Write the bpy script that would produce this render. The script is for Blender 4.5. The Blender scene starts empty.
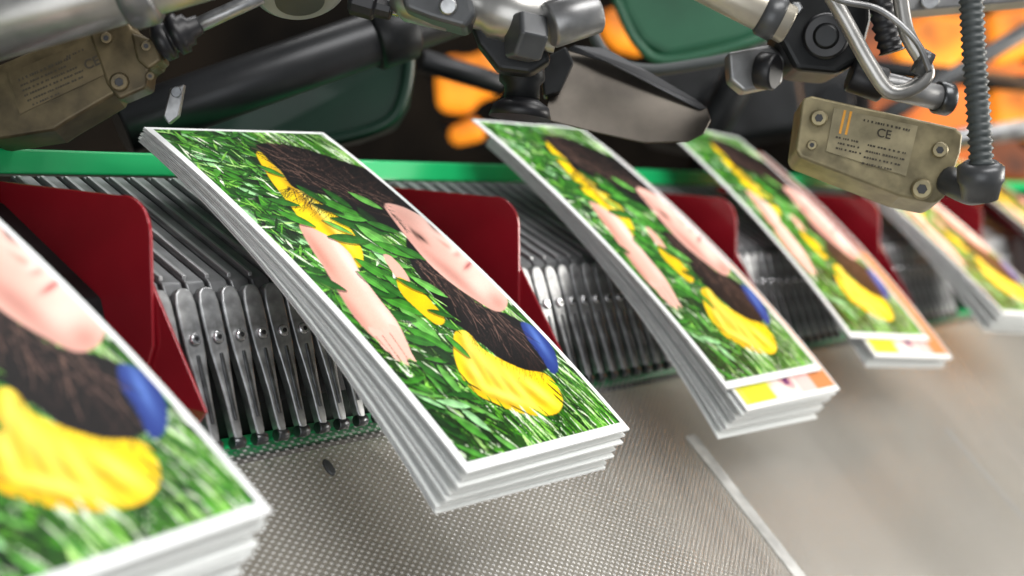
import bpy, math, random
import numpy as np
from mathutils import Vector, Matrix
random.seed(5)
rng=np.random.default_rng(7)
F=1400.0; PHI=math.radians(25); H=1.3
r_=np.array([1070,-88,F]); r_=r_/np.linalg.norm(r_)
a_=np.array([r_[2],0,-r_[0]]); a_/=np.linalg.norm(a_)
b_=np.cross(r_,a_)
cP,sP=math.cos(PHI),math.sin(PHI)
def MW(x,p,q): return Vector((x,-(p*cP+q*sP),p*sP-q*cP+H))
def MV(x,p,q): return Vector((x,-(p*cP+q*sP),p*sP-q*cP))
def cam2m(c): c=np.array(c,float); return (c@r_,c@a_,c@b_)
def CW(c): return MW(*cam2m(c))
def CV(c): return MV(*cam2m(c))
def P(px,py,z): return CW(((px-512)/F*z,(py-288)/F*z,z))
FWD=CV((0,0,1)); RIGHT=CV((1,0,0)); DOWN=CV((0,1,0))
col=bpy.context.scene.collection
Wd,Ln=.096,.196
# stack poses in the machine frame: back left corner, width direction, length direction
POSES=[[[0.1353,-0.4228,-0.0370],[0.9968,-0.0415,-0.0684],[0.0780,0.81,0.5760]],
[[0.3431,-0.4379,-0.0446],[0.9999,0.0048,-0.0164],[0.0064,0.7861,0.6181]],
[[0.5600,-0.4513,-0.0585],[0.9999,0.015,0.0044],[-0.0200,0.7397,0.6728]],
[[0.7600,-0.4657,-0.0690],[0.9906,0.0973,0.0958],[-0.1365,0.7215,0.6788]],
[[0.952,-0.452,-0.061],[0.99,0.09,0.09],[-0.12,0.76,0.635]],
[[1.187,-0.452,-0.058],[0.99,0.09,0.09],[-0.12,0.76,0.635]]]
POSES=[[np.array(v) for v in q] for q in POSES]
# ------------------------------------------------ materials
def mat(name,colr,rough=.5,metal=0.,coat=0.,emit=0,noise=0.,nscale=60,bump=0.):
    m=bpy.data.materials.new(name); m.use_nodes=True; nt=m.node_tree; b=nt.nodes['Principled BSDF']
    b.inputs['Base Color'].default_value=(*colr,1); b.inputs['Roughness'].default_value=rough
    b.inputs['Metallic'].default_value=metal; b.inputs['Coat Weight'].default_value=coat
    if noise or bump:
        tc=nt.nodes.new('ShaderNodeTexCoord'); n=nt.nodes.new('ShaderNodeTexNoise'); n.inputs['Scale'].default_value=nscale; n.inputs['Detail'].default_value=5
        nt.links.new(tc.outputs['Object'],n.inputs['Vector'])
        if noise:
            mx=nt.nodes.new('ShaderNodeMix'); mx.data_type='RGBA'
            mx.inputs['A'].default_value=(*[c*(1-noise) for c in colr],1); mx.inputs['B'].default_value=(*[min(1,c*(1+noise)) for c in colr],1)
            cr=nt.nodes.new('ShaderNodeValToRGB'); cr.color_ramp.elements[0].position=.35; cr.color_ramp.elements[1].position=.65
            nt.links.new(n.outputs['Fac'],cr.inputs['Fac']); nt.links.new(cr.outputs['Color'],mx.inputs['Factor']); nt.links.new(mx.outputs['Result'],b.inputs['Base Color'])
            mr=nt.nodes.new('ShaderNodeMapRange'); mr.inputs['To Min'].default_value=rough*.8; mr.inputs['To Max'].default_value=min(1,rough*1.25)
            nt.links.new(n.outputs['Fac'],mr.inputs['Value']); nt.links.new(mr.outputs['Result'],b.inputs['Roughness'])
            if emit: nt.links.new(mx.outputs['Result'],b.inputs['Emission Color'])
        if bump:
            bp=nt.nodes.new('ShaderNodeBump'); bp.inputs['Strength'].default_value=bump; bp.inputs['Distance'].default_value=.0005
            nt.links.new(n.outputs['Fac'],bp.inputs['Height']); nt.links.new(bp.outputs['Normal'],b.inputs['Normal'])
    if emit:
        b.inputs['Emission Strength'].default_value=emit
        if not noise: b.inputs['Emission Color'].default_value=(*colr,1)
    return m
M={}
M['steel']=mat('brushed_steel',(.33,.335,.34),.35,.85,noise=.35,nscale=160,bump=.15)
M['arm']=mat('worn_grey_strip',(.17,.175,.18),.40,.6,noise=.3,nscale=90)
M['ridge']=mat('polished_strip_edge',(.40,.405,.41),.4,.7,noise=.2,nscale=60)
M['steeldark']=mat('dark_steel',(.11,.115,.12),.3,.9,noise=.4,nscale=150,bump=.1)
M['gunmetal']=mat('smooth_gunmetal',(.035,.036,.038),.36,.7,noise=.2,nscale=25)
M['blade']=mat('dull_blade_steel',(.075,.066,.056),.36,.8,noise=.45,nscale=35)
M['chrome']=mat('bright_chrome',(.6,.6,.61),.2,1)
M['silver']=mat('silver_casting',(.24,.24,.24),.35,.7,noise=.4,nscale=50,bump=.25)
M['flange']=mat('matt_silver_flange',(.30,.31,.32),.4,.3,noise=.15,nscale=50)
M['brightrod']=mat('bright_rod_steel',(.40,.39,.37),.32,.8,noise=.25,nscale=50)
M['greypaint']=mat('grey_enamel',(.08,.083,.086),.35,.4,noise=.3,nscale=40)
M['black']=mat('black_plastic',(.010,.010,.012),.4,noise=.3,nscale=80)
M['dark']=mat('oily_dark_metal',(.014,.015,.016),.4,.5,noise=.4,nscale=50)
M['red']=mat('dark_red_enamel',(.34,.010,.020),.22,.1,coat=.6,noise=.10,nscale=30)
M['green']=mat('bright_green_enamel',(.008,.50,.15),.35,0,coat=.3)
M['dgreen']=mat('deep_green_enamel',(.003,.026,.014),.4,0,coat=.2,noise=.3,nscale=15)
M['mgreen']=mat('mid_green_enamel',(.02,.11,.055),.4,0,noise=.2,nscale=15)
M['gold']=mat('olive_brass_casting',(.26,.22,.125),.42,.45,noise=.35,nscale=90,bump=.5)
M['goldlabel']=mat('worn_label',(.29,.25,.15),.5,.3,noise=.25,nscale=120)
M['goldshaded']=mat('shaded_brass_casting',(.12,.092,.048),.42,.45,noise=.4,nscale=90,bump=.5)  # same brass with shade put into its colour, for the left switch
M['ink']=mat('faded_ink',(.05,.04,.025),.6)
M['inkorange']=mat('orange_ink',(.8,.36,.04),.5)
M['orange']=mat('glow_orange_guard',(.80,.19,.010),.5,emit=1.0,noise=.65,nscale=12)  # emission stands in for warm light shining through the guards
M['amber']=mat('amber_glow_backdrop',(.45,.10,.010),.5,emit=.5,noise=.9,nscale=9)  # patchy emission standing in for the warm background glow
M['paper']=mat('white_paper',(.84,.84,.83),.55,noise=.05,nscale=200)
M['hose']=mat('grey_hose',(.06,.07,.07),.5)
M['wallm']=mat('dark_hall_wall',(.028,.02,.013),.8,noise=.7,nscale=3)
M['floorm']=mat('beige_hall_floor',(.42,.38,.32),.6,noise=.12,nscale=4)
def stripe_paper():
    m=bpy.data.materials.new('paper_edge_layers'); m.use_nodes=True; nt=m.node_tree; b=nt.nodes['Principled BSDF']
    tc=nt.nodes.new('ShaderNodeTexCoord'); mp=nt.nodes.new('ShaderNodeMapping'); mp.inputs['Scale'].default_value=(12,12,3400)
    n=nt.nodes.new('ShaderNodeTexNoise'); n.inputs['Scale'].default_value=1.; cr=nt.nodes.new('ShaderNodeValToRGB')
    cr.color_ramp.elements[0].color=(.28,.26,.27,1); cr.color_ramp.elements[0].position=.38
    cr.color_ramp.elements[1].color=(.86,.86,.84,1); cr.color_ramp.elements[1].position=.52
    nt.links.new(tc.outputs['Object'],mp.inputs['Vector']);nt.links.new(mp.outputs[0],n.inputs['Vector']);nt.links.new(n.outputs['Fac'],cr.inputs['Fac']);nt.links.new(cr.outputs['Color'],b.inputs['Base Color'])
    b.inputs['Roughness'].default_value=.6
    return m
M['layers']=stripe_paper()
def cover_mat():
    m=bpy.data.materials.new('glossy_printed_cover'); m.use_nodes=True; nt=m.node_tree; b=nt.nodes['Principled BSDF']
    at=nt.nodes.new('ShaderNodeAttribute'); at.attribute_name='print'
    nt.links.new(at.outputs['Color'],b.inputs['Base Color'])
    b.inputs['Roughness'].default_value=.42; b.inputs['Specular IOR Level'].default_value=.12
    return m
M['cover']=cover_mat()
def sheet_mat():
    m=bpy.data.materials.new('dimpled_clear_sheet'); m.use_nodes=True; nt=m.node_tree; b=nt.nodes['Principled BSDF']
    N=nt.nodes.new; L=nt.links.new
    tc=N('ShaderNodeTexCoord'); sx=N('ShaderNodeSeparateXYZ'); L(tc.outputs['UV'],sx.inputs[0])
    def mth(op,a,bb=None,v=None):
        n=N('ShaderNodeMath'); n.operation=op; L(a,n.inputs[0])
        if bb is not None: L(bb,n.inputs[1])
        elif v is not None: n.inputs[1].default_value=v
        return n.outputs[0]
    k=2*math.pi/.0027
    A=mth('MULTIPLY',sx.outputs[0],v=k*.60); B=mth('MULTIPLY',sx.outputs[1],v=k)
    h=mth('MULTIPLY',mth('SINE',A),mth('SINE',B))
    mr=N('ShaderNodeMapRange'); L(h,mr.inputs['Value']); mr.inputs['From Min'].default_value=.0; mr.inputs['From Max'].default_value=.75
    mp=N('ShaderNodeMapping'); mp.inputs['Scale'].default_value=(9,2.0,1); L(tc.outputs['UV'],mp.inputs['Vector'])
    nz=N('ShaderNodeTexNoise'); nz.inputs['Scale'].default_value=1.; nz.inputs['Detail'].default_value=4; L(mp.outputs[0],nz.inputs['Vector'])
    bd=N('ShaderNodeMapRange'); L(nz.outputs['Fac'],bd.inputs['Value']); bd.inputs['From Min'].default_value=.38; bd.inputs['From Max'].default_value=.62
    ca=N('ShaderNodeMix'); ca.data_type='RGBA'; ca.inputs['A'].default_value=(.05,.05,.052,1); ca.inputs['B'].default_value=(.20,.196,.188,1); L(bd.outputs[0],ca.inputs['Factor'])
    mx=N('ShaderNodeMix'); mx.data_type='RGBA'; L(ca.outputs['Result'],mx.inputs['A']); mx.inputs['B'].default_value=(.66,.655,.64,1)
    L(mr.outputs[0],mx.inputs['Factor']); L(mx.outputs['Result'],b.inputs['Base Color'])
    b.inputs['Metallic'].default_value=.4
    rg=N('ShaderNodeMapRange'); L(nz.outputs['Fac'],rg.inputs['Value']); rg.inputs['To Min'].default_value=.16; rg.inputs['To Max'].default_value=.34; L(rg.outputs[0],b.inputs['Roughness'])
    bp=N('ShaderNodeBump'); bp.inputs['Strength'].default_value=.35; bp.inputs['Distance'].default_value=.0004
    L(h,bp.inputs['Height']); L(bp.outputs[0],b.inputs['Normal'])
    al=N('ShaderNodeMapRange'); L(mr.outputs[0],al.inputs['Value']); al.inputs['To Min'].default_value=.55; al.inputs['To Max'].default_value=.82
    L(al.outputs[0],b.inputs['Alpha'])
    return m
M['sheet']=sheet_mat()
# ------------------------------------------------ builders
class MB:
    def __init__(s): s.v=[];s.f=[];s.sm=[]
    def add(s,vs,fs,smooth=False):
        o=len(s.v); s.v+=[Vector(x) for x in vs]; s.f+=[tuple(i+o for i in f) for f in fs]; s.sm+=[smooth]*len(fs); return s
    def prism(s,poly,t):
        n=len(poly); poly=[Vector(x) for x in poly]; t=Vector(t)
        return s.add(poly+[x+t for x in poly],[tuple(range(n))[::-1],tuple(range(n,2*n))]+[(i,(i+1)%n,(i+1)%n+n,i+n) for i in range(n)])
    def box(s,c,ax,ay,az):
        c=Vector(c);ax=Vector(ax);ay=Vector(ay);az=Vector(az)
        return s.prism([c-ax-ay-az,c+ax-ay-az,c+ax+ay-az,c-ax+ay-az],2*az)
    def lathe(s,p0,p1,prof,n=28,smooth=True):
        p0=Vector(p0);p1=Vector(p1);d=(p1-p0);L=d.length;d.normalize()
        u=d.orthogonal().normalized();w=d.cross(u)
        vs=[];fs=[]
        for (t,rad) in prof:
            for i in range(n):
                an=2*math.pi*i/n; vs.append(p0+d*(t*L)+(u*math.cos(an)+w*math.sin(an))*rad)
        m=len(prof)
        for j in range(m-1):
            for i in range(n): fs.append((j*n+i,j*n+(i+1)%n,(j+1)*n+(i+1)%n,(j+1)*n+i))
        s.add(vs,fs,smooth); o=len(s.v)-len(vs)
        s.f+=[tuple(o+i for i in range(n))[::-1],tuple(o+(m-1)*n+i for i in range(n))]; s.sm+=[False,False]
        return s
    def cyl(s,p0,p1,r,n=28,ch=.12):
        L=(Vector(p1)-Vector(p0)).length; c=min(r*ch/L,.4)
        return s.lathe(p0,p1,[(0,r*(1-ch)),(c,r),(1-c,r),(1,r*(1-ch))],n)
    def tube(s,pts,r,n=12,rib=None):
        pts=[Vector(x) for x in pts]
        out=[]
        q=[pts[0]*2-pts[1]]+pts+[pts[-1]*2-pts[-2]]
        for i in range(1,len(q)-2):
            for k in range(12):
                t=k/12; a,b,c,d=q[i-1],q[i],q[i+1],q[i+2]
                out.append(.5*((2*b)+(c-a)*t+(2*a-5*b+4*c-d)*t*t+(-a+3*b-3*c+d)*t**3))
        out.append(pts[-1])
        if rib:
            dense=[out[0]]
            for i in range(len(out)-1):
                seg=out[i+1]-out[i];k=max(1,int(seg.length/(rib/4)))
                for j in range(1,k+1): dense.append(out[i]+seg*j/k)
            out=dense
        vs=[];fs=[];L=0;u=None
        for i,pt in enumerate(out):
            d=(out[min(i+1,len(out)-1)]-out[max(i-1,0)]).normalized()
            if u is None:u=d.orthogonal().normalized()
            u=(u-d*u.dot(d)).normalized();w=d.cross(u)
            if i:L+=(pt-out[i-1]).length
            rr=r*(1+.14*math.sin(2*math.pi*L/rib)) if rib else r
            for k in range(n):
                an=2*math.pi*k/n; vs.append(pt+(u*math.cos(an)+w*math.sin(an))*rr)
        m=len(out)
        for j in range(m-1):
            for i in range(n): fs.append((j*n+i,j*n+(i+1)%n,(j+1)*n+(i+1)%n,(j+1)*n+i))
        fs+=[tuple(range(n))[::-1],tuple((m-1)*n+i for i in range(n))]
        return s.add(vs,fs,True)
    def mesh(s,name,off=Vector((0,0,0))):
        me=bpy.data.meshes.new(name); me.from_pydata([tuple(v-off) for v in s.v],[],s.f)
        me.polygons.foreach_set('use_smooth',s.sm); me.update(); return me
def worldloc(o):
    l=Vector(o.location); 
    while o.parent: o=o.parent; l+=Vector(o.location)
    return l
def obj(name,mb,m,parent=None,bevel=0,label=None):
    base=worldloc(parent) if parent else Vector((0,0,0))
    c=sum(mb.v,Vector((0,0,0)))/len(mb.v)
    me=mb.mesh(name,c); me.materials.append(m)
    o=bpy.data.objects.new(name,me); col.objects.link(o); o.location=c-base
    if parent:o.parent=parent
    if bevel:
        bv=o.modifiers.new('bevel','BEVEL'); bv.width=bevel; bv.segments=3; bv.limit_method='ANGLE'; bv.angle_limit=.6
    if label:o['label']=label
    return o
def tag(o,label,cat,group=None):
    o['label']=label;o['category']=cat
    if group:o['group']=group
    return o
def thing(name,label,cat,loc,group=None):
    o=bpy.data.objects.new(name,None); o.empty_display_size=.02; col.objects.link(o); o.location=loc
    return tag(o,label,cat,group)
def struct(name,mb,m):
    o=obj(name,mb,m); o['kind']='structure'; return o
def polyP(pts,z): return [P(x,y,z) for x,y in pts]
# ------------------------------------------------ print artwork
NU,NV=320,640
uu,vv=np.meshgrid((np.arange(NU)+.5)/NU,(np.arange(NV)+.5)/NV)
src=np.array([(143,128),(330,132),(620,420),(470,472)],float); dst=np.array([(0,0),(1,0),(1,1),(0,1)],float)
Amat=[];bb=[]
for (x,y),(u,v) in zip(src,dst):
    Amat.append([x,y,1,0,0,0,-u*x,-u*y]);bb.append(u)
    Amat.append([0,0,0,x,y,1,-v*x,-v*y]);bb.append(v)
h=np.linalg.solve(np.array(Amat),np.array(bb))
Hm=np.array([[h[0],h[1],h[2]],[h[3],h[4],h[5]],[h[6],h[7],1.]]); Hi=np.linalg.inv(Hm)
_w=Hi[2,0]*uu+Hi[2,1]*vv+Hi[2,2]
PX=(Hi[0,0]*uu+Hi[0,1]*vv+Hi[0,2])/_w; PY=(Hi[1,0]*uu+Hi[1,1]*vv+Hi[1,2])/_w
def hom(x,y):
    w=h[6]*x+h[7]*y+1
    return ((h[0]*x+h[1]*y+h[2])/w,(h[3]*x+h[4]*y+h[5])/w)
def lin(c):
    c=np.array(c,float)/255; return np.where(c<.04045,c/12.92,((c+.055)/1.055)**2.4)
def blur(a,n=1):
    for _ in range(n):
        p_=np.pad(a,((1,1),(1,1))+((0,0),)*(a.ndim-2),mode='edge')
        a=(p_[:-2,1:-1]+p_[2:,1:-1]+p_[1:-1,:-2]+p_[1:-1,2:]+2*p_[1:-1,1:-1])/6
    return a
img=np.zeros((NV,NU,3))+lin((36,70,22))
def leaf(cu,cv,ln,wd,ang,c,shade=True,rim=False,al=1.):
    X=cu*96;Y=cv*196
    i0=int(max(0,(X-ln)/96*NU));i1=int(min(NU,(X+ln)/96*NU+1));j0=int(max(0,(Y-ln)/196*NV));j1=int(min(NV,(Y+ln)/196*NV+1))
    if i1<=i0 or j1<=j0:return
    dx=uu[j0:j1,i0:i1]*96-X;dy=vv[j0:j1,i0:i1]*196-Y
    s=dx*math.cos(ang)+dy*math.sin(ang);t=-dx*math.sin(ang)+dy*math.cos(ang)
    ww=np.maximum(wd*(1-(s/(ln/2))**2),0)
    sub=img[j0:j1,i0:i1]
    if rim:
        m=(np.abs(s)<ln/2)&(np.abs(t-.6)<ww+.8); sub[m]=sub[m]*.4
    m=(np.abs(s)<ln/2)&(np.abs(t)<ww)
    cc=np.broadcast_to(c,sub.shape).copy()
    if shade: cc=cc*(1+.3*np.clip(t/max(wd,.3),-1,1)+ (.15*np.cos(s*1.1)))[...,None]
    sub[m]=cc[m]*al+sub[m]*(1-al)
greens=[lin(c) for c in [(26,64,14),(50,118,18),(88,158,36),(128,188,76),(16,42,10),(170,212,128),(66,140,30),(36,92,24),(222,238,208),(28,70,16)]]
def grass(n,u0,u1,v0,v1,lr,wr,a0,sp,pal=None,rim=False):
    pal=pal or greens
    for i in range(n):
        leaf(rng.uniform(u0,u1),rng.uniform(v0,v1),rng.uniform(*lr),rng.uniform(*wr),a0+rng.normal()*sp,pal[rng.integers(len(pal))],True,rim,.9)
grass(2600,0,1,0,1,(6,15),(.35,.8),1.2,.6)
grass(1900,.4,1,0,1,(10,26),(.28,.6),1.4,.14)
img=img*(1+.35*(np.sin(PX*.045+PY*.02)*np.sin(PY*.05-PX*.018+1)))[...,None]
def inpoly(pts):
    q=[hom(*p_) for p_ in pts]; m=np.zeros(uu.shape,bool);n=len(q)
    for i in range(n):
        (x1,y1),(x2,y2)=q[i],q[(i+1)%n]
        if abs(y2-y1)<1e-9: continue
        m^=((y1>vv)!=(y2>vv))&(uu<(x2-x1)*(vv-y1)/(y2-y1)+x1)
    return m
def smooth(pts,k=5):
    out=[];n=len(pts)
    for i in range(n):
        a,b,c,d=[np.array(pts[(i+j)%n],float) for j in (-1,0,1,2)]
        for t in np.arange(k)/k: out.append(tuple(.5*((2*b)+(c-a)*t+(2*a-5*b+4*c-d)*t*t+(-a+3*b-3*c+d)*t**3)))
    return out
def blob(pts,c,shade=.0,edge=2,inner=0.):
    global img
    m=inpoly(smooth(pts)).astype(float); al=blur(m,edge)
    cc=np.broadcast_to(lin(c),img.shape)
    if inner:
        dd=blur(m,60); dd=dd/dd.max(); cc=cc*(1-inner+inner*np.clip(dd*1.15,0,1)**.6)[...,None]
    if shade:
        nz=1+shade*np.sin(PX*.19+PY*.31+np.sin(PY*.11)*2)*np.sin(PX*.07-PY*.13); cc=cc*nz[...,None]
    img=img*(1-al[...,None])+cc*al[...,None]
    return al
def g(cx,cy,a,b,ang,c,al,mask):
    global img
    dx=PX-cx;dy=PY-cy; s=dx*math.cos(ang)+dy*math.sin(ang); t=-dx*math.sin(ang)+dy*math.cos(ang)
    w=(al*np.exp(-.5*((s/a)**2+(t/b)**2))*mask)[...,None]
    img=img*(1-w)+lin(c)*w
def line(x1,y1,x2,y2,w,c,bendx=0,al=.8):
    n=int(max(6,math.hypot(x2-x1,y2-y1)*1.1))
    cl=lin(c)
    for t in np.linspace(0,1,n):
        k=4*t*(1-t)*bendx
        u,v=hom(x1+(x2-x1)*t-k*(y2-y1)/30,y1+(y2-y1)*t+k*(x2-x1)/30); leaf(u,v,w*2.6,w*(1-.5*t),1.2,cl,False,False,al)
big=[lin(c) for c in [(30,88,22),(62,134,38),(104,170,78),(46,106,34),(156,208,150),(18,50,16),(80,152,56)]]
grass(120,.0,.5,0,.62,(14,26),(2.0,4.2),.7,.8,big,True)
grass(170,.0,.5,0,.62,(8,16),(.9,1.9),.8,.8,big,True)
grass(400,.0,.5,0,.7,(6,13),(.3,.7),1.0,.7)
grass(50,.0,.3,.6,1,(12,20),(1.0,1.9),.9,.5,big,True)
ym=blob([(260,158),(280,168),(298,192),(322,215),(350,240),(364,268),(360,284),(338,266),(306,250),(300,232),(286,210),(272,188)],(248,208,14),.08,1,.4)
for (x,y) in [(284,184),(300,204),(318,228),(336,250)]: g(x,y,14,2.5,.9,(176,126,5),.6,ym); g(x+4,y-3,14,2,.9,(255,240,130),.6,ym)
hairc=[(4,3,4),(20,13,13),(56,38,34),(9,6,7),(112,86,76),(32,21,20),(12,9,9)]
def lf(lst):
    for (x,y,l,w,an,ci) in lst:
        u,v=hom(x,y); leaf(u,v,l,w,an,big[ci],True,True); leaf(u,v,l*.9,.24,an,big[ci]*1.8,False,False,.55)
hm=blob([(262,148),(300,150),(345,166),(378,180),(405,205),(430,232),(420,250),(405,246),(384,240),(358,226),(330,208),(298,200),(284,180),(270,164)],(10,7,8),0,2)
for i in range(420):
    t=rng.uniform(0,1); x=405-t*122; y=224-t*66+rng.uniform(-14,24)*(.6+.4*t)
    line(x,y,x-rng.uniform(14,36),y-rng.uniform(8,26)+rng.uniform(-4,6),rng.uniform(.24,.38),hairc[rng.integers(7)],rng.uniform(-1.5,1.5),.8)
for i in range(200):
    t=rng.uniform(0,1); x=280+t*122;y=151+t*68
    line(x,y,x+rng.uniform(2,24),y-rng.uniform(2,13),.25,hairc[rng.integers(4)])
for i in range(170):
    t=rng.uniform(0,1); x=290+t*100;y=198+t*42
    line(x,y,x+rng.uniform(-20,6),y+rng.uniform(4,18),.25,hairc[rng.integers(4)])
hm2=blob([(408,250),(430,272),(455,300),(478,316),(500,322),(520,332),(540,352),(546,368),(524,378),(500,368),(478,352),(460,346),(446,330),(426,300),(410,275)],(10,7,8),0,2)
bm=blob([(516,330),(530,335),(546,352),(552,370),(546,376),(534,360),(522,345)],(34,58,130),0,2,.5)
g(532,345,14,2,.95,(96,130,200),.7,bm)
for i in range(380):
    t=rng.uniform(0,1);x=414+t*104;y=268+t*78+rng.uniform(-6,14)
    line(x,y,x+rng.uniform(8,24),y+rng.uniform(10,26),rng.uniform(.24,.38),hairc[rng.integers(7)],rng.uniform(-1.5,1.5),.8)
lf([(345,222,24,4.0,.9,1),(362,240,26,4.2,.5,0),(378,252,20,3.8,1.2,2),(372,232,18,3.0,1.6,5),(396,264,20,3.2,.7,1),(340,210,16,2.4,1.3,0),(388,302,20,3.2,1.,3),(405,320,22,3.4,.7,1),(420,337,20,3.4,1.3,2),(398,330,16,2.6,.4,0),(430,352,20,3.2,.9,1),(445,366,16,2.6,1.2,5),(418,353,15,2.4,.5,3),(376,286,18,3.2,1.1,1),(380,306,16,3,.6,0),(434,318,14,2.2,1.1,0),(448,336,15,2.4,.7,3),(412,266,17,2.4,.9,3),(398,284,17,2.6,.9,1),(368,212,16,2.6,1.,2),(386,274,17,2.6,1.4,4),(428,300,17,2.6,1.,2),(352,230,16,2.8,.4,6),(370,260,18,3,.9,6),(384,240,15,2.6,.6,3),(404,302,18,2.8,1.1,6),(418,312,15,2.6,.6,4)])
am=blob([(302,240),(330,252),(350,268),(362,290),(378,312),(396,334),(406,352),(412,368),(404,373),(390,360),(374,352),(356,334),(340,310),(326,286),(312,264)],(234,184,168),0,2,.32)
g(322,272,30,4.5,.98,(184,122,106),.7,am); g(352,326,26,4,.87,(184,122,108),.65,am); g(350,278,30,4,.98,(255,226,216),.7,am); g(388,332,16,4,.9,(252,216,206),.6,am)
for (x1,y1,x2,y2) in [(394,342,413,371),(388,346,406,375),(381,348,398,372),(374,346,388,364)]: line(x1,y1,x2,y2,1.6,(236,188,174))
for (x1,y1,x2,y2) in [(391,348,409,372),(384,351,401,373),(377,352,391,366)]: line(x1,y1,x2,y2,.32,(140,88,76),0,.6)
lf([(350,254,20,3.0,.2,3),(298,234,16,2.8,.8,1),(314,206,15,2.4,1.2,0),(286,216,14,2.4,.4,3),(328,300,16,2.4,.8,0),(344,332,14,2.2,1.0,1),(374,298,15,2.2,1.2,6),(274,180,12,2,.9,1),(330,222,14,2.2,.6,5),(340,242,13,1.6,.9,2)])
fm=blob([(386,216),(402,217),(425,229),(452,247),(478,269),(499,296),(503,314),(493,321),(470,309),(448,294),(428,276),(410,254),(398,237)],(236,188,174),0,2,.26)
g(452,288,46,4.5,.72,(160,102,92),.65,fm); g(455,258,44,6,.70,(255,230,220),.7,fm); g(406,230,14,8,.7,(204,148,136),.5,fm)
g(440,264,10,6,.7,(236,170,158),.45,fm); g(480,296,12,7,.75,(250,212,200),.6,fm); g(494,312,9,5,.8,(176,114,102),.6,fm)
for (x,y,l) in [(421,250,5.5),(437,240,5.5)]:
    g(x,y,l*1.3,3.2,.75,(170,114,100),.55,fm); g(x,y,l,1.0,.75,(28,16,15),.95,fm); g(x-6,y-4,l,1.0,.95,(70,44,38),.75,fm)
g(446,258,9,1.4,.66,(196,136,120),.6,fm); g(455,266,2.6,2.4,.7,(176,112,102),.5,fm); g(452,262,3,2,.7,(255,232,222),.6,fm)
g(466,277,4.2,2.2,2.2,(190,100,100),.75,fm); g(466,277,.7,3.6,.75,(130,56,58),.55,fm)
for i in range(40):
    t=rng.uniform(0,1);x=382+t*24;y=210+t*32;line(x,y,x+rng.uniform(2,9),y+rng.uniform(1,8),.22,hairc[rng.integers(4)],0,.7)
sh=blob([(384,270),(392,271),(404,284),(410,296),(401,296),(391,284)],(228,176,160),0,1,.3)
y2=blob([(398,292),(415,300),(433,317),(444,332),(436,337),(417,323),(401,307)],(236,194,12),.08,1,.4)
y3=blob([(453,345),(462,341),(470,346),(480,357),(498,366),(520,374),(538,376),(549,384),(557,400),(551,412),(530,415),(505,411),(484,404),(466,392),(454,368)],(248,204,14),.07,1,.4)
for (x,y,a,an) in [(464,362,14,1.2),(478,376,18,1.0),(494,388,18,.9),(510,394,18,.8),(530,397,16,.6),(500,404,20,.3),(470,384,12,.9)]: g(x,y,a,2.2,an,(176,124,2),.6,y3); g(x+4,y-5,a,2.6,an,(255,240,130),.55,y3)
for i in range(150):
    t=rng.uniform(0,1);x=466+t*72;y=342+t*28+rng.uniform(-8,4);line(x,y,x+rng.uniform(-2,9),y+rng.uniform(4,20),.2,hairc[rng.integers(4)],rng.uniform(-1,1),.75)
for (x0,y0,x1,y1,n) in [(454,380,482,404,6),(490,409,548,416,9),(430,300,460,345,6),(550,380,556,404,3)]:
    for i in range(n):
        t=rng.uniform(0,1);u,v=hom(x0+(x1-x0)*t+rng.uniform(-3,3),y0+(y1-y0)*t+rng.uniform(-2,4))
        leaf(u,v,rng.uniform(7,13),rng.uniform(.3,.7),1.3+rng.normal()*.3,greens[rng.integers(len(greens))],True,False)
lf([(412,300,14,1.8,.9,3),(440,326,12,1.6,.5,0),(456,356,14,1.8,1.4,1)])
img=img*(1+.10*(rng.random((NV,NU,1))-.5))
img=np.clip(img,0,1); img=img*(.76+.44*img**.35)
base_img=np.clip(img,0,1)
mask=(uu<.036)|(uu>.976)|(vv<.010)|(vv>.979)
base_img[mask]=lin((240,242,242))
img2=np.zeros((NV,NU,3))+lin((240,226,216))
w=np.sin(uu*9+vv*14)+np.sin(uu*17-vv*25)
img2[w>.2]=lin((244,226,170)); img2[w>1.0]=lin((232,224,90)); img2[w<-1.1]=lin((226,170,170))
q_=(vv>.91)&(uu>.08)&(uu<.34); img2[q_]=lin((228,226,60)); img2[(vv>.93)&(vv<.955)&(uu>.5)&(uu<.56)]=lin((120,60,110)); img2[(vv>.92)&(uu>.62)&(uu<.78)]=lin((244,196,190))
img2[(uu>.78)]=lin((206,134,84)); img2[(uu>.78)&(vv>.2)&(vv<.55)]=lin((150,100,92)); img2[(uu>.78)&(vv<.2)]=lin((120,72,58))
img2=blur(img2,7)
img2[(uu>.985)|(vv>.985)|(uu<.03)]=lin((240,240,238))
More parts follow.
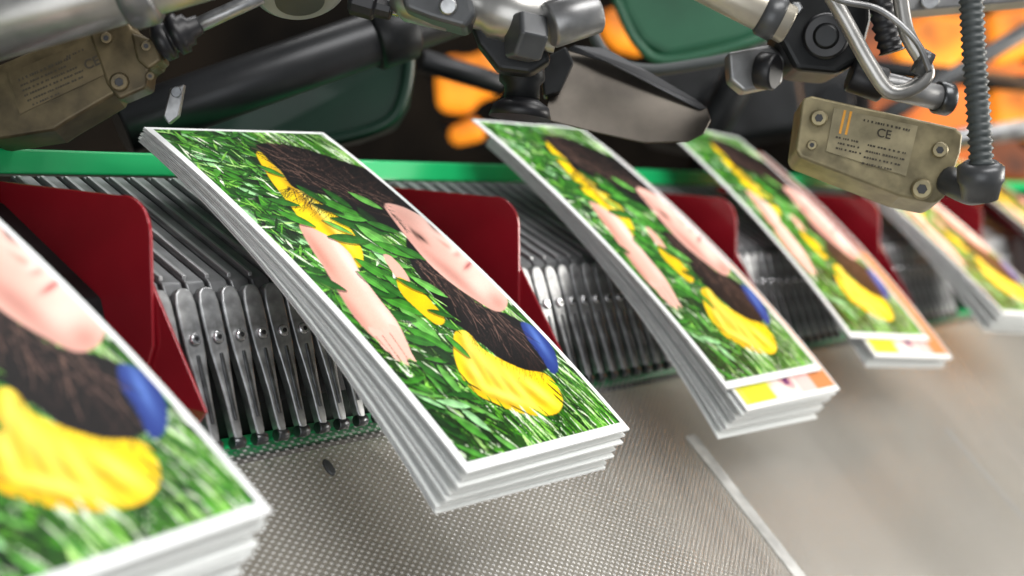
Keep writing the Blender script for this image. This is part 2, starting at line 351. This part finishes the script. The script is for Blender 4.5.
# ------------------------------------------------ brochures
TB=.0006
jit=[0,.3,-.2,.4,-.1,.3,-.2,.2,0,.1]
def zprof(k,v):
    return .0055*(1-(2*v-1)**2) - k*.00098 - (k+jit[k])*.0019*v**2
def cover_mesh(k,art):
    nu,nv=(NU,NV) if art is not None else (4,30)
    us=np.linspace(0,1,nu);vs=np.linspace(0,1,nv)
    U,V=np.meshgrid(us,vs)
    co=np.stack([U*Wd,-V*Ln,zprof(k,V)+.00006],-1).reshape(-1,3)
    me=bpy.data.meshes.new('front_cover')
    idx=np.arange(nu*nv).reshape(nv,nu)
    fs=np.stack([idx[1:,:-1],idx[1:,1:],idx[:-1,1:],idx[:-1,:-1]],-1).reshape(-1,4)
    me.from_pydata(co.tolist(),[],fs.tolist()); me.polygons.foreach_set('use_smooth',[True]*len(fs))
    ca=me.color_attributes.new('print','FLOAT_COLOR','POINT')
    c=np.ones((nu*nv,4)); 
    if art is not None: c[:,:3]=art.reshape(-1,3)
    else: c[:,:3]=lin((225,228,226))
    ca.data.foreach_set('color',c.astype(np.float32).ravel()); me.update(); me.materials.append(M['cover']); return me
def block_mesh(k,z0,z1,name,m,ins=.0):
    n=30;vs=[];fs=[]
    for i in range(n+1):
        v=i/n; y=-(ins+v*(Ln-2*ins))
        for (x,z) in ((ins,z1),(Wd-ins,z1),(Wd-ins,z0),(ins,z0)): vs.append((x,y,zprof(k,v)+z))
    for i in range(n):
        for j in range(4): fs.append((i*4+j,i*4+(j+1)%4,i*4+4+(j+1)%4,i*4+4+j))
    fs+=[(3,2,1,0),(n*4,n*4+1,n*4+2,n*4+3)]
    me=bpy.data.meshes.new(name);me.from_pydata(vs,[],fs);me.update();me.materials.append(m);return me
meshes={}
def getm(key,fn):
    if key not in meshes: meshes[key]=fn()
    return meshes[key]
def brochure(pz,k,art,dx,dy,dyaw,label,group):
    TL,Wy,Dy=pz
    X=MV(*Wy).normalized();Y=-MV(*Dy).normalized();Z=X.cross(Y).normalized();Y=Z.cross(X)
    o=thing('brochure',label,'brochure',(0,0,0),group)
    Rm=Matrix((X,Y,Z)).transposed().to_4x4()@Matrix.Rotation(dyaw,4,'Z')
    o.matrix_world=Matrix.Translation(MW(*TL)+X*dx-Y*dy)@Rm
    for nm,key,fn in (('front_cover',('c',k,art is base_img,art is None),lambda:cover_mesh(k,art)),
                   ('page_block',('p',k),lambda:block_mesh(k,-TB+.0001,-.00006,'page_block',M['layers'],.0006)),
                   ('back_cover',('b',k),lambda:block_mesh(k,-TB-.0001,-TB+.0001,'back_cover',M['paper']))):
        c=bpy.data.objects.new(nm,getm(key,fn)); col.objects.link(c); c.parent=o
    return o
stackname=['the large blurred front stack','the sharp stack','the third stack from the left','the fourth stack from the left','the fifth stack from the left','the farthest stack, right edge']
ordw=['top','second','third','fourth','fifth','sixth','seventh','eighth','ninth']
for n in range(6):
    for k in range([8,7,8,5,6,4][n]):
        art=base_img if k==0 else (img2 if (k==1 and n in(2,3)) else None)
        dx=0 if k==0 else rng.uniform(-.0006,.0006); dy=0 if k==0 else rng.uniform(-.0010,.0008)
        dyaw=0 if k==0 else -.0040*k+rng.uniform(-.005,.005)
        if n==2 and k>=1: dy+=.011; dx+=.007
        if n==3 and k>=1: dy+=.011; dx+=.018; dyaw=rng.uniform(-.004,.004)
        if n==5 and k>=1: dx+=.006
        if k==0: lb='top brochure, green and yellow cover fully showing, on '+stackname[n]
        elif k==1 and n in(2,3): lb='second brochure, its pink and yellow foot showing, of '+stackname[n]
        else: lb=ordw[k]+' brochure from the top of '+stackname[n]
        brochure(POSES[n],k,art,dx,dy,dyaw,lb,'printed brochures in '+stackname[n])
# ------------------------------------------------ fingers
bend=(-.383,.016);tip=(-.4576,-.0267);foot=(-.368,.070)
PX_=[.2926+.2*n for n in range(6)]
def build_finger(x,label,group):
    t=thing('gripper_finger',label,'machine finger',MW(x,*foot),group)
    w=.0043
    ud=(np.array(bend)-np.array(tip));ul=np.linalg.norm(ud);ud/=ul;un=np.array([ud[1],-ud[0]])
    def pq(s,n_): return np.array(tip)+ud*s+un*n_
    prof=[pq(0,0),pq(ul*.95,0),pq(ul*1.01,-.004),pq(ul*.99,-.010),pq(ul*.9,-.008),pq(0,-.007)]
    mb=MB().prism([MW(x-w,*c) for c in prof],MV(2*w,0,0)); obj('upper_arm',mb,M['arm'],t,.0008)
    mb=MB().prism([MW(x-.0040,*c) for c in (pq(ul*.03,-.0002),pq(ul*.93,-.0002),pq(ul*.92,.0012),pq(ul*.03,.0012))],MV(.0018,0,0)); obj('arm_ridge',mb,M['ridge'],t,.0003)
    ld=(np.array(foot)-np.array(bend));ll=np.linalg.norm(ld);ld/=ll;ln_=np.array([ld[1],-ld[0]])
    def lq(dx,s,n_):
        c=np.array(bend)+ld*s+ln_*n_; return MW(x+dx*.84,*c)
    out=[(-.0044,.0020),(-.0025,.0004),(0,.0),(.0025,.0004),(.0044,.0020),(.0053,.006),(.0053,.014),(.0049,.023),(.0038,.031),(.0029,.040),(.0024,ll*.93),(.0014,ll),(-.0014,ll),(-.0024,ll*.93),(-.0029,.040),(-.0038,.031),(-.0049,.023),(-.0053,.014),(-.0053,.006)]
    mb=MB().prism([lq(a,s,-.0015) for a,s in out],lq(0,0,.0022)-lq(0,0,-.0015)); obj('lower_link',mb,M['steel'],t,.0008)
    mb=MB().lathe(lq(0,.0185,.002),lq(0,.0185,.0036),[(0,.0023),(.6,.0023),(1,.0016)],18); pn=obj('pivot_pin',mb,M['chrome'],t)
    mb=MB().lathe(lq(0,.0185,.0035),lq(0,.0185,.0039),[(0,.0010),(1,.0008)],12); obj('pin_socket',mb,M['dark'],pn)
    mb=MB().prism([lq(a,s,.0020) for a,s in [(-.0008,.024),(.0008,.024),(.0011,.034),(.0008,.048),(-.0008,.048),(-.0011,.034)]],lq(0,0,.0008)-lq(0,0,0)); obj('link_rib',mb,M['steeldark'],t,.0003)
    mb=MB().cyl(lq(-.0030,ll*.99,.0005),lq(.0030,ll*.99,.0005),.0022,14); obj('foot',mb,M['steeldark'],t)
    return t
gaps=['between the front stack and the sharp stack','just right of the sharp stack','just right of the third stack','just right of the fourth stack','at the far right end']
proto=None
for i in range(86):
    x=.3020+i*.0102
    if any(pp-.072<x<pp+.006 for pp in PX_): continue
    gg=0
    for n in range(1,5):
        if x>PX_[n]: gg=n
    lb='slim steel gripper finger with pivot pin, '+gaps[gg]; gr='gripper fingers '+gaps[gg]
    if proto is None: proto=build_finger(x,lb,gr)
    else:
        c=proto.copy();col.objects.link(c);c.location=MW(x,*foot);tag(c,lb,'machine finger',gr)
        for ch in proto.children:
            d=ch.copy();col.objects.link(d);d.parent=c
            for s_ in ch.children:
                e_=s_.copy();col.objects.link(e_);e_.parent=d
# ------------------------------------------------ red divider plates
platename=['nearest, left of the gripper fingers beside the front stack','just right of the sharp stack','just right of the third stack','just right of the fourth stack','just right of the fifth stack','smallest and farthest, at the right edge']
for n in range(6):
    x=PX_[n]
    t=thing('divider_plate','dark red rounded divider plate '+platename[n],'divider plate',MW(x,-.42,.02))
    prof=[(-.495,-.0287),(-.3885,-.0164)]
    R_=.0135; c0=np.array((-.3725-R_,-.0163+R_))
    for k in range(11):
        an=-math.pi/2+.14+k/10*(math.pi/2-.14); prof.append((c0[0]+R_*math.cos(an),c0[1]+R_*math.sin(an)))
    prof+=[(-.3735,.034),(-.38,.048),(-.49,.040)]
    obj('plate_face',MB().prism([MW(x,*c) for c in prof],MV(.0014,0,0)),M['red'],t,.0004)
    fl=[(x+.0012,-.375,.012),(x+.0035,-.3525,.055),(x+.006,-.362,.062),(x+.0012,-.395,.05)]
    obj('lower_flange',MB().prism([MW(*c) for c in fl],MV(.0012,.0,0)),M['red'],t,.0003)
# ------------------------------------------------ machine bed
t=thing('machine_bed','green railed machine bed running under the row of fingers','machine bed',MW(.7,-.42,.06))
X0,X1=.02,2.0
obj('back_rail',MB().prism([MW(X0,*c) for c in ((-.475,-.0365),(-.459,-.0365),(-.457,-.027),(-.475,-.027))],MV(X1-X0,0,0)),M['green'],t,.001,label='bright green rail behind the fingers')
obj('core_beam',MB().prism([MW(X0,*c) for c in ((-.475,-.022),(-.455,-.016),(-.400,.018),(-.388,.060),(-.392,.075),(-.475,.075))],MV(X1-X0,0,0)),M['dark'],t,.001)
obj('front_rail',MB().prism([MW(X0,*c) for c in ((-.390,.071),(-.3785,.072),(-.377,.076),(-.390,.08))],MV(X1-X0,0,0)),M['green'],t,.001,label='green strip at the feet of the fingers')
mbb=MB().box(((X0+X1)/2,.27,.45),((X1-X0)/2,0,0),(0,.23,0),(0,0,.45)); obj('base_cabinet',mbb,M['dark'],t,.005)
sd=np.array([math.cos(math.radians(47.7)),math.sin(math.radians(47.7))]);s0=np.array((-.371,.0715))
sn=np.array([sd[1],-sd[0]])
def SP(x,s,n_=0): c=s0+sd*s+sn*n_; return MW(x,*c)
st_=thing('guard_sheet','translucent dimpled grey guard sheet sloping down below the stacks','guard sheet',MW(.7,*s0))
me=bpy.data.meshes.new('dimpled_sheet')
nx,ns=40,12;vs=[];fs=[];uvs=[]
for j in range(ns+1):
    for i in range(nx+1):
        x=X0+(X1-X0)*i/nx; s_=.36*j/ns; c=s0+sd*s_
        vs.append(tuple(MW(x,*c)-MW(.7,*s0))); uvs.append((x,s_))
for j in range(ns):
    for i in range(nx):
        a=j*(nx+1)+i; fs.append((a,a+nx+1,a+nx+2,a+1))
me.from_pydata(vs,[],fs);ul=me.uv_layers.new(name='UVMap')
for lp in me.loops: ul.data[lp.index].uv=uvs[lp.vertex_index]
me.materials.append(M['sheet']);me.update()
so=bpy.data.objects.new('dimpled_sheet',me);col.objects.link(so);so.parent=st_
seam=mat('dull_pale_seam',(.46,.46,.44),.6,noise=.3,nscale=90)
def strip(x,w_,m_,lb,sa): obj('seam_strip',MB().prism([SP(x-w_,sa,.0002),SP(x+w_,sa,.0002),SP(x+w_,.36,.0002),SP(x-w_,.36,.0002)],SP(0,0,.0005)-SP(0,0,.0002)),m_,st_,label=lb)
strip(.588,.0046,seam,'dull pale joint streak across the sheet',.04)
strip(.856,.0014,mat('faint_seam',(.28,.28,.27),.6),'faint thin joint streak at the right',.08)
obj('backing_panel',MB().prism([SP(X0,-.0,-.012),SP(X1,0,-.012),SP(X1,.36,-.012),SP(X0,.36,-.012)],SP(0,0,-.016)-SP(0,0,-.012)),mat('beige_panel',(.78,.71,.58),.6,noise=.1,nscale=8),st_,label='beige backing seen through the dimples')
sc=thing('panel_screw','small dull elongated screw head on the dimpled sheet below the fingers','screw',SP(.360,.016))
ring=[SP(.358+.0019*math.cos(a),.016+.0036*math.sin(a),0) for a in np.linspace(0,2*math.pi,20,endpoint=False)]
obj('screw_head',MB().prism(ring,SP(0,0,.0016)-SP(0,0,0)),M['greypaint'],sc,.0006)
# ------------------------------------------------ overhead machinery
z=.46
t=thing('overhead_beam','grey round beam crossing the top left corner','beam',P(60,20,z))
obj('beam_tube',MB().cyl(P(-120,52,z),P(240,-52,z),.0135,32),M['brightrod'],t)
obj('collar',MB().cyl(P(118,-14,z),P(150,-24,z),.0155,32),M['silver'],t)
z=.50
def switch(poly,z,thk,label,ang,boltpts,loc,plate,ce,rows,m1,m2,obars=(),extra=()):
    t=thing('limit_switch',label,'switch',P(*loc,z))
    obj('housing',MB().prism(polyP(poly,z),FWD*thk+DOWN*thk*.2),m1,t,.0012)
    for (nm,pl,dz) in extra: obj(nm,MB().prism(polyP(pl,z-dz),FWD*(thk*.8)),m1,t,.0012)
    lp=obj('label_plate',MB().prism(polyP(plate,z-.0006),FWD*.0005),m2,t)
    for bx,by,br in boltpts:
        b=obj('bolt',MB().lathe(P(bx,by,z-.001),P(bx,by,z-.0036),[(0,br),(.6,br),(1,br*.8)],20),m1,t)
        obj('bolt_socket',MB().lathe(P(bx,by,z-.0035),P(bx,by,z-.0039),[(0,br*.5),(1,br*.45)],6),M['black'],b)
    ca,sa=math.cos(ang),math.sin(ang)
    rr=random.Random(3)
    mb=MB()
    for (x,y,l,h_) in rows:
        d=0
        while d<l:
            wl=rr.uniform(1.0,2.6)
            X=x+d*ca;Y=y+d*sa
            mb.prism(polyP([(X,Y),(X+wl*ca,Y+wl*sa),(X+wl*ca-h_*sa,Y+wl*sa+h_*ca),(X-h_*sa,Y+h_*ca)],z-.0008),FWD*.0002)
            d+=wl+rr.choice([.9,.9,2.6])
    obj('worn_print_lines',mb,M['ink'],lp)
    if obars:
        mb=MB()
        for (x,y,l,h_) in obars:
            mb.prism(polyP([(x,y),(x+l*ca,y+l*sa),(x+l*ca-h_*sa,y+l*sa+h_*ca),(x-h_*sa,y+h_*ca)],z-.0008),FWD*.0002)
        obj('orange_print_line',mb,M['inkorange'],lp)
    x,y,sz=ce
    cu=bpy.data.curves.new('ce_mark','FONT');cu.body='CE';cu.size=sz;cu.extrude=.00008;cu.offset=.00005
    to=bpy.data.objects.new('tmp',cu);col.objects.link(to);bpy.context.view_layer.update()
    me=bpy.data.meshes.new_from_object(to);bpy.data.objects.remove(to)
    me.materials.append(M['ink'])
    o=bpy.data.objects.new('ce_mark',me);col.objects.link(o);o.parent=lp
    X=(RIGHT*ca+DOWN*sa).normalized();Y=-(DOWN*ca-RIGHT*sa).normalized();Zz=X.cross(Y)
    o.matrix_basis=Matrix.Translation(-worldloc(lp))@Matrix.Translation(P(x,y,z-.0009))@Matrix((X,Y,Zz)).transposed().to_4x4()
    return t
switch([(-24,74),(98,22),(124,74),(114,94),(66,122),(54,130),(-10,140)],z,.016,'khaki metal limit switch at the left edge under the grey beam',-.41,[(106,38,.0022),(119,82,.0034),(146,46,.0020),(150,76,.0016)],(60,84),[(8,74),(90,38),(110,72),(20,114)],(86,70,.0048),
 [(18,79,56,2.4),(20,85,52,1.8),(22,90,60,1.8),(24,95,66,1.8),(27,100,60,1.8),(32,104,30,1.8),(66,56,18,1.8)],M['goldshaded'],M['goldshaded'],(),
 [('stepped_bracket',[(86,24),(122,12),(132,28),(154,42),(158,66),(148,72),(146,88),(118,100),(106,84)],.001),('bracket_tab',[(130,32),(156,40),(162,60),(148,70),(136,60)],.003)])
t=thing('cable_gland','black ribbed connector and thin steel shaft beside the left limit switch','connector',P(175,35,z))
obj('gland_body',MB().lathe(P(156,44,z),P(200,24,z),[(0,.005),(.1,.0075),(.3,.0075),(.32,.006),(.4,.006),(.42,.0075),(.6,.0075),(.62,.006),(.75,.006),(.8,.004),(1,.0035)],24),M['black'],t)
obj('shaft',MB().cyl(P(194,27,z),P(262,-4,z),.0028,16),M['steel'],t)
t=thing('roller_shaft','thick dark steel shaft running diagonally below the top edge','shaft',P(320,70,.62))
obj('shaft_tube',MB().cyl(P(120,128,.60),P(470,4,.66),.0125,36),M['gunmetal'],t)
obj('shaft_collar',MB().cyl(P(370,40,.642),P(410,26,.649),.0150,36),M['dark'],t)
t=thing('lever_bracket','small bright steel lever hanging under the left limit switch','lever',P(170,105,.52))
obj('lever_plate',MB().prism(polyP([(170,88),(184,84),(178,116),(168,124),(163,116)],.52),FWD*.004),M['steel'],t,.0006)
obj('lever_pin',MB().cyl(P(176,92,.518),P(176,92,.526),.002,16),M['steeldark'],t)
t=thing('guard_cover','deep green rounded cover behind the dark shaft','machine cover',P(300,110,.70))
obj('cover_shell',MB().prism(polyP([(140,128),(240,90),(395,34),(404,38),(408,60),(402,96),(388,120),(350,134),(250,152),(140,150)],.72),FWD*.05),M['dgreen'],t,.008)
obj('cover_lip',MB().tube(polyP([(150,150),(280,148),(352,136),(390,120),(404,94),(409,60),(404,38)],.718),.003,10),M['dgreen'],t)
pt=P(300,130,.76); obj('support_post',MB().cyl((pt.x,pt.y+.0,0),pt,.012,18),M['dark'],t)
z=.52
t=thing('feeder_casting','silver grey cast arm with large hex nut at the top centre','machine arm',P(500,20,z))
obj('cast_arm',MB().lathe(P(395,-14,z),P(560,24,z),[(0,.009),(.1,.012),(.35,.012),(.4,.009),(.55,.009),(.6,.011),(1,.011)],30),M['brightrod'],t)
obj('end_boss',MB().cyl(P(548,26,z-.01),P(596,10,z-.005),.0085,30),M['silver'],t)
obj('hex_nut',MB().lathe(P(512,34,z-.012),P(540,40,z-.008),[(0,.0085),(.1,.0095),(.9,.0095),(1,.0085)],6,False),M['greypaint'],t,.0006)
obj('clamp_block',MB().prism(polyP([(400,-10),(470,-10),(476,14),(466,28),(430,18),(404,8)],z-.016),FWD*.02),M['greypaint'],t,.002)
obj('clamp_screw',MB().lathe(P(448,6,z-.019),P(448,6,z-.015),[(0,.0026),(.4,.0034),(1,.0034)],18),M['steel'],t)
obj('mounting_ear',MB().prism(polyP([(470,22),(500,30),(520,44),(545,44),(552,60),(530,74),(498,70),(478,44)],z),FWD*.012),M['dark'],t,.002)
t=thing('round_flange','bright oval flange end cut by the top edge left of centre','flange',P(300,-6,z))
obj('flange_disc',MB().lathe(P(298,-24,z),P(300,-8,z-.004),[(0,.0165),(.3,.0175),(.7,.0175),(1,.015)],36),M['flange'],t)
obj('flange_hub',MB().lathe(P(299,-10,z-.004),P(300,2,z-.006),[(0,.010),(1,.009)],30),M['greypaint'],t)
t=thing('clamp_knob','black clamping knob beside the bright flange at the top edge','knob',P(368,5,z))
obj('knob_body',MB().lathe(P(350,-2,z),P(392,10,z),[(0,.004),(.1,.006),(.6,.006),(.65,.0045),(1,.004)],12,False),M['black'],t,.0005)
obj('knob_stem',MB().cyl(P(388,9,z),P(420,16,z),.0022,14),M['chrome'],t)
t=thing('sucker_head','dark stubby sucker head under the cast arm','sucker head',P(520,95,.55))
obj('sucker_body',MB().lathe(P(522,52,.55),P(522,100,.55),[(0,.006),(.2,.009),(.6,.009),(.7,.007),(1,.007)],24),M['dark'],t)
obj('sucker_cup',MB().lathe(P(522,98,.55),P(520,118,.55),[(0,.006),(.4,.011),(1,.0125)],28),M['black'],t)
t=thing('deflector_horn','flat dull steel deflector blade above the third stack','deflector blade',P(630,100,.60))
bl=[(545,120),(549,84),(560,56),(574,45),(606,48),(650,72),(692,97),(707,108),(711,120),(704,134),(688,142),(644,143),(598,133)]
o=obj('horn_blade',MB().prism([P(x,y,.600-.02*(y-45)/100+.012*(x-545)/160) for x,y in bl],FWD*.0016),M['blade'],t,.0006)
fold=[P(566,50,.5965),P(574,45,.5955),P(606,48,.5985),P(650,72,.5985),P(692,97,.599),P(707,108,.599),P(700,110,.5975),P(650,84,.5955),P(606,62,.5945)]
obj('folded_edge',MB().prism(fold,FWD*.001),M['gunmetal'],t,.0003)
obj('horn_clamp',MB().prism(polyP([(540,60),(566,46),(574,62),(560,92),(544,96)],.585),FWD*.012),M['dark'],t,.001)
t=thing('side_guard','mid green painted guard plate at the top behind the rod','machine cover',P(690,20,.8))
obj('guard_plate',MB().prism(polyP([(604,-40),(720,-40),(790,24),(744,44),(668,60),(640,44),(622,14)],.82),FWD*.02),M['mgreen'],t,.006)
obj('guard_edge',MB().tube(polyP([(606,-30),(622,14),(640,46),(668,60),(744,44),(790,24)],.818),.003,8),M['mgreen'],t)
t=thing('guide_rod','bright round guide rod slanting in from the top edge','rod',P(730,10,.55))
obj('rod',MB().cyl(P(640,-50,.55),P(790,26,.55),.0078,28),mat('beige_rod_steel',(.50,.46,.38),.35,.6,noise=.2,nscale=40),t)
obj('rod_collar',MB().cyl(P(762,12,.55),P(780,21,.55),.0090,28),M['greypaint'],t)
tag(obj('rubber_hose',MB().tube(polyP([(588,-10),(592,30),(612,60),(650,70),(700,64),(748,56),(780,60)],.66),.0028,12),M['hose']),'dark rubber hose curving behind the guide rod','hose')
z=.56
t=thing('mounting_block','black machined block with a round bore at the top right','mounting block',P(825,30,z))
obj('block_body',MB().prism(polyP([(778,-20),(872,-20),(872,20),(862,60),(838,74),(796,70),(780,40)],z),FWD*.03),M['dark'],t,.0025)
b=obj('bore_ring',MB().lathe(P(826,36,z-.006),P(826,36,z+.002),[(0,.0080),(.2,.0092),(1,.0092)],32),M['black'],t)
obj('bore_centre',MB().lathe(P(826,36,z-.008),P(826,36,z-.002),[(0,.0040),(.3,.0052),(1,.0052)],24),M['dark'],b)
obj('block_bolt',MB().lathe(P(796,8,z-.003),P(796,8,z+.001),[(0,.0022),(.3,.0028),(1,.0028)],6,False),M['steel'],t)
t=thing('side_bracket','small silver bracket with black end cap left of the black block','bracket',P(755,70,z))
obj('bracket_plate',MB().prism(polyP([(728,52),(770,44),(786,56),(782,84),(744,92),(730,80)],z+.01),FWD*.012),M['silver'],t,.0015)
obj('end_cap',MB().cyl(P(758,70,z+.004),P(776,72,z+.0),.0075,24),M['black'],t)
t=thing('sensor_barrel','short black sensor barrel with grey flange under the block','sensor',P(880,85,z))
obj('barrel',MB().cyl(P(850,74,z),P(884,86,z),.0070,28),M['black'],t)
obj('barrel_flange',MB().cyl(P(880,84,z),P(940,98,z+.01),.0052,28),M['silver'],t)
obj('barrel_tip',MB().cyl(P(936,97,z+.01),P(950,100,z+.012),.0068,28),M['steeldark'],t)
t=thing('air_tube','thick grey cable looping down beside the black block','cable',P(880,60,.53))
obj('cable_loop',MB().tube(polyP([(822,-20),(846,22),(868,62),(888,90),(908,90),(926,76),(922,60),(906,30),(898,-20)],.535),.0030,12),M['brightrod'],t)
obj('cable_clip',MB().lathe(P(918,60,.53),P(928,66,.53),[(0,.005),(1,.005)],16),M['greypaint'],t)
tag(obj('ribbed_hose',MB().tube(polyP([(880,-20),(884,20),(892,52)],.55),.0048,14,rib=.0035),M['black']),'short black corrugated hose between the cable and the block','hose')
tag(obj('thin_wire',MB().tube(polyP([(800,-20),(840,0),(880,10),(915,40),(930,72)],.52),.0012,8),M['silver']),'thin pale wire crossing in front of the looping cable','wire')
z=.55
switch([(803,98),(812,95),(956,127),(963,134),(961,152),(945,197),(934,203),(900,196),(800,157),(796,150)],z,.018,'khaki metal limit switch hanging above the fourth stack',.22,[(819,118,.0034),(940,150,.0032),(922,189,.0042),(812,145,.002)],(880,150),[(834,108),(918,126),(906,176),(826,151)],(876,136,.0048),
 [(864,119,46,2.2),(838,142,22,1.8),(836,147,26,1.8),(868,144,40,1.8),(866,150,40,1.8),(864,156,38,1.8),(862,162,30,1.8),(836,136,22,1.8)],M['gold'],M['goldlabel'],[(850,111,2.4,24),(844,110,2.4,24)])
t=thing('cable_conduit','grey corrugated conduit dropping vertically at the right','conduit',P(980,100,.53))
obj('conduit_hose',MB().tube(polyP([(970,-30),(974,50),(979,120),(982,172)],.53),.0043,16,rib=.0028),M['hose'],t)
obj('conduit_nut',MB().lathe(P(981,162,.53),P(980,198,.535),[(0,.006),(.15,.0088),(.5,.0088),(.6,.0078),(1,.0068)],24),M['greypaint'],t)
obj('elbow',MB().tube([P(984,188,.533),P(970,190,.54),P(948,180,.55)],.0058,16),M['greypaint'],t)
t=thing('top_bar','grey square bar across the top right corner','bar',P(960,5,.62))
obj('bar_body',MB().prism(polyP([(872,-14),(1060,-26),(1060,-2),(876,14)],.62),FWD*.02),M['silver'],t,.001)
obj('bar_bolt',MB().cyl(P(930,0,.612),P(930,0,.622),.004,18),M['steel'],t)
def glow_guard(poly,z,label,thk=.02):
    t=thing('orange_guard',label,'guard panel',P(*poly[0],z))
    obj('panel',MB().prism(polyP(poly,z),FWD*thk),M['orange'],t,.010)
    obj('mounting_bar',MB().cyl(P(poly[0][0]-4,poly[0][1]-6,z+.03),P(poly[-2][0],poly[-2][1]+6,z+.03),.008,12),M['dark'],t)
glow_guard([(434,74),(446,52),(470,56),(488,46),(504,66),(498,96),(480,98),(470,114),(438,110)],1.5,'glowing orange guard panel left of the sucker head')
glow_guard([(598,14),(614,4),(636,12),(654,38),(642,56),(618,50),(602,36)],1.5,'glowing orange guard panel just above the deflector blade')
glow_guard([(890,34),(930,12),(972,16),(978,50),(958,64),(952,88),(902,84)],1.55,'glowing orange guard panel behind the looping cable')
glow_guard([(988,12),(1070,0),(1070,62),(1030,56),(994,66)],1.6,'glowing orange guard panel in the top right corner')
glow_guard([(990,90),(1020,82),(1070,88),(1070,148),(1030,140),(996,134)],1.65,'lower glowing orange guard panel at the right edge')
glow_guard([(446,128),(478,114),(488,138),(452,146)],1.5,'low glowing orange guard panel left of the third stack')
t=thing('amber_glow_panel','wide dim amber panel added for the warm glow behind the upper right','glow panel',P(960,80,1.95))  # added emissive panel that supplies the warm glow, not a machine part
obj('glow_panel_face',MB().prism(polyP([(850,-40),(1150,-60),(1150,200),(850,160)],1.95),FWD*.02),M['amber'],t,.01)
obj('glow_panel_bar',MB().cyl(P(850,165,1.96),P(850,-45,1.96),.012,12),M['dark'],t)
for i,(x0,y0,x1,y1,zz,rr,mm,lb) in enumerate([(700,150,790,-20,.98,.012,'dark','dark strut standing behind the side bracket'),(880,120,1060,10,1.15,.007,'greypaint','grey strut slanting behind the right conduit'),(420,60,500,84,.85,.007,'gunmetal','thin steel strut crossing in front of the orange guard'),(860,66,1080,90,1.35,.009,'dark','thick level dark strut behind the conduit at the upper right'),(890,150,1080,120,1.2,.009,'steel','steel strut low behind the conduit at the right edge')]):
    tag(obj('frame_strut',MB().cyl(P(x0,y0,zz),P(x1,y1,zz+.02),rr,18),M[mm]),lb,'strut')
for i,(poly,zz,lb) in enumerate([([(650,60),(720,40),(800,70),(810,130),(700,150),(650,140)],1.25,'dark machine housing behind the deflector blade'),([(790,60),(872,70),(876,130),(800,140)],1.4,'dark machine housing behind the sensor barrel')]):
    t=thing('machine_housing',lb,'machine housing',P(*poly[0],zz))
    obj('housing_shell',MB().prism(polyP(poly,zz),FWD*.06),M['dark'],t,.008)
    cx=sum(p_[0] for p_ in poly)/len(poly);cy=sum(p_[1] for p_ in poly)/len(poly)
    obj('round_boss',MB().cyl(P(cx,cy,zz-.015),P(cx,cy,zz+.005),.018,24),M['gunmetal'],t)
    pt=P(cx,cy+40,zz+.03); obj('support_post',MB().cyl((pt.x,pt.y,0),pt,.02,18),M['dark'],t)
def wbox(c,h): return MB().box(c,(h[0],0,0),(0,h[1],0),(0,0,h[2]))
struct('floor',wbox((1,-.5,-.02),(5,4,.02)),M['floorm'])
struct('wall_back',wbox((1,2.6,1.5),(5,.05,1.6)),M['wallm'])
struct('wall_right',wbox((5.2,-.5,1.5),(.05,4,1.6)),M['wallm'])
def area(name,loc,target,size,sy,en,c):
    l=bpy.data.lights.new(name,'AREA');l.shape='RECTANGLE';l.size=size;l.size_y=sy;l.energy=en;l.color=c
    o=bpy.data.objects.new(name,l);col.objects.link(o);o.location=loc
    o.rotation_euler=(Vector(target)-Vector(loc)).to_track_quat('-Z','Y').to_euler();return o
tgt=MW(.5,-.35,0)
area('key_light',tgt+Vector((-.1,-.5,1.3)),tgt,1.2,.5,18,(1,.98,.96))
area('tube_light',tgt+Vector((.6,.5,1.1)),tgt,1.6,.15,10,(1,.98,.96))
area('side_light',tgt+Vector((1.3,-.9,.5)),MW(1.0,-.3,.15),.7,.7,22,(1,.96,.89))
area('left_fill',tgt+Vector((-.9,-.5,.1)),tgt,.7,.7,3.5,(.96,.98,1))  # added fill that lightens the left page edges of the stacks
area('warm_light',P(1100,60,1.3),MW(1.0,-.4,.03),.2,.15,.5,(1,.42,.10))
w=bpy.data.worlds.new('World');bpy.context.scene.world=w;w.use_nodes=True
w.node_tree.nodes['Background'].inputs[0].default_value=(.9,.95,1,1);w.node_tree.nodes['Background'].inputs[1].default_value=.24
cd=bpy.data.cameras.new('Camera');cam=bpy.data.objects.new('Camera',cd);col.objects.link(cam)
cd.sensor_width=36;cd.lens=F/1024*36;cd.clip_start=.01
cam.matrix_world=Matrix.Translation(CW((0,0,0)))@Matrix((RIGHT,-DOWN,-FWD)).transposed().to_4x4()
cd.dof.use_dof=True;cd.dof.focus_distance=.53;cd.dof.aperture_fstop=7.0
bpy.context.scene.camera=cam
bpy.context.scene.view_settings.view_transform='Standard'
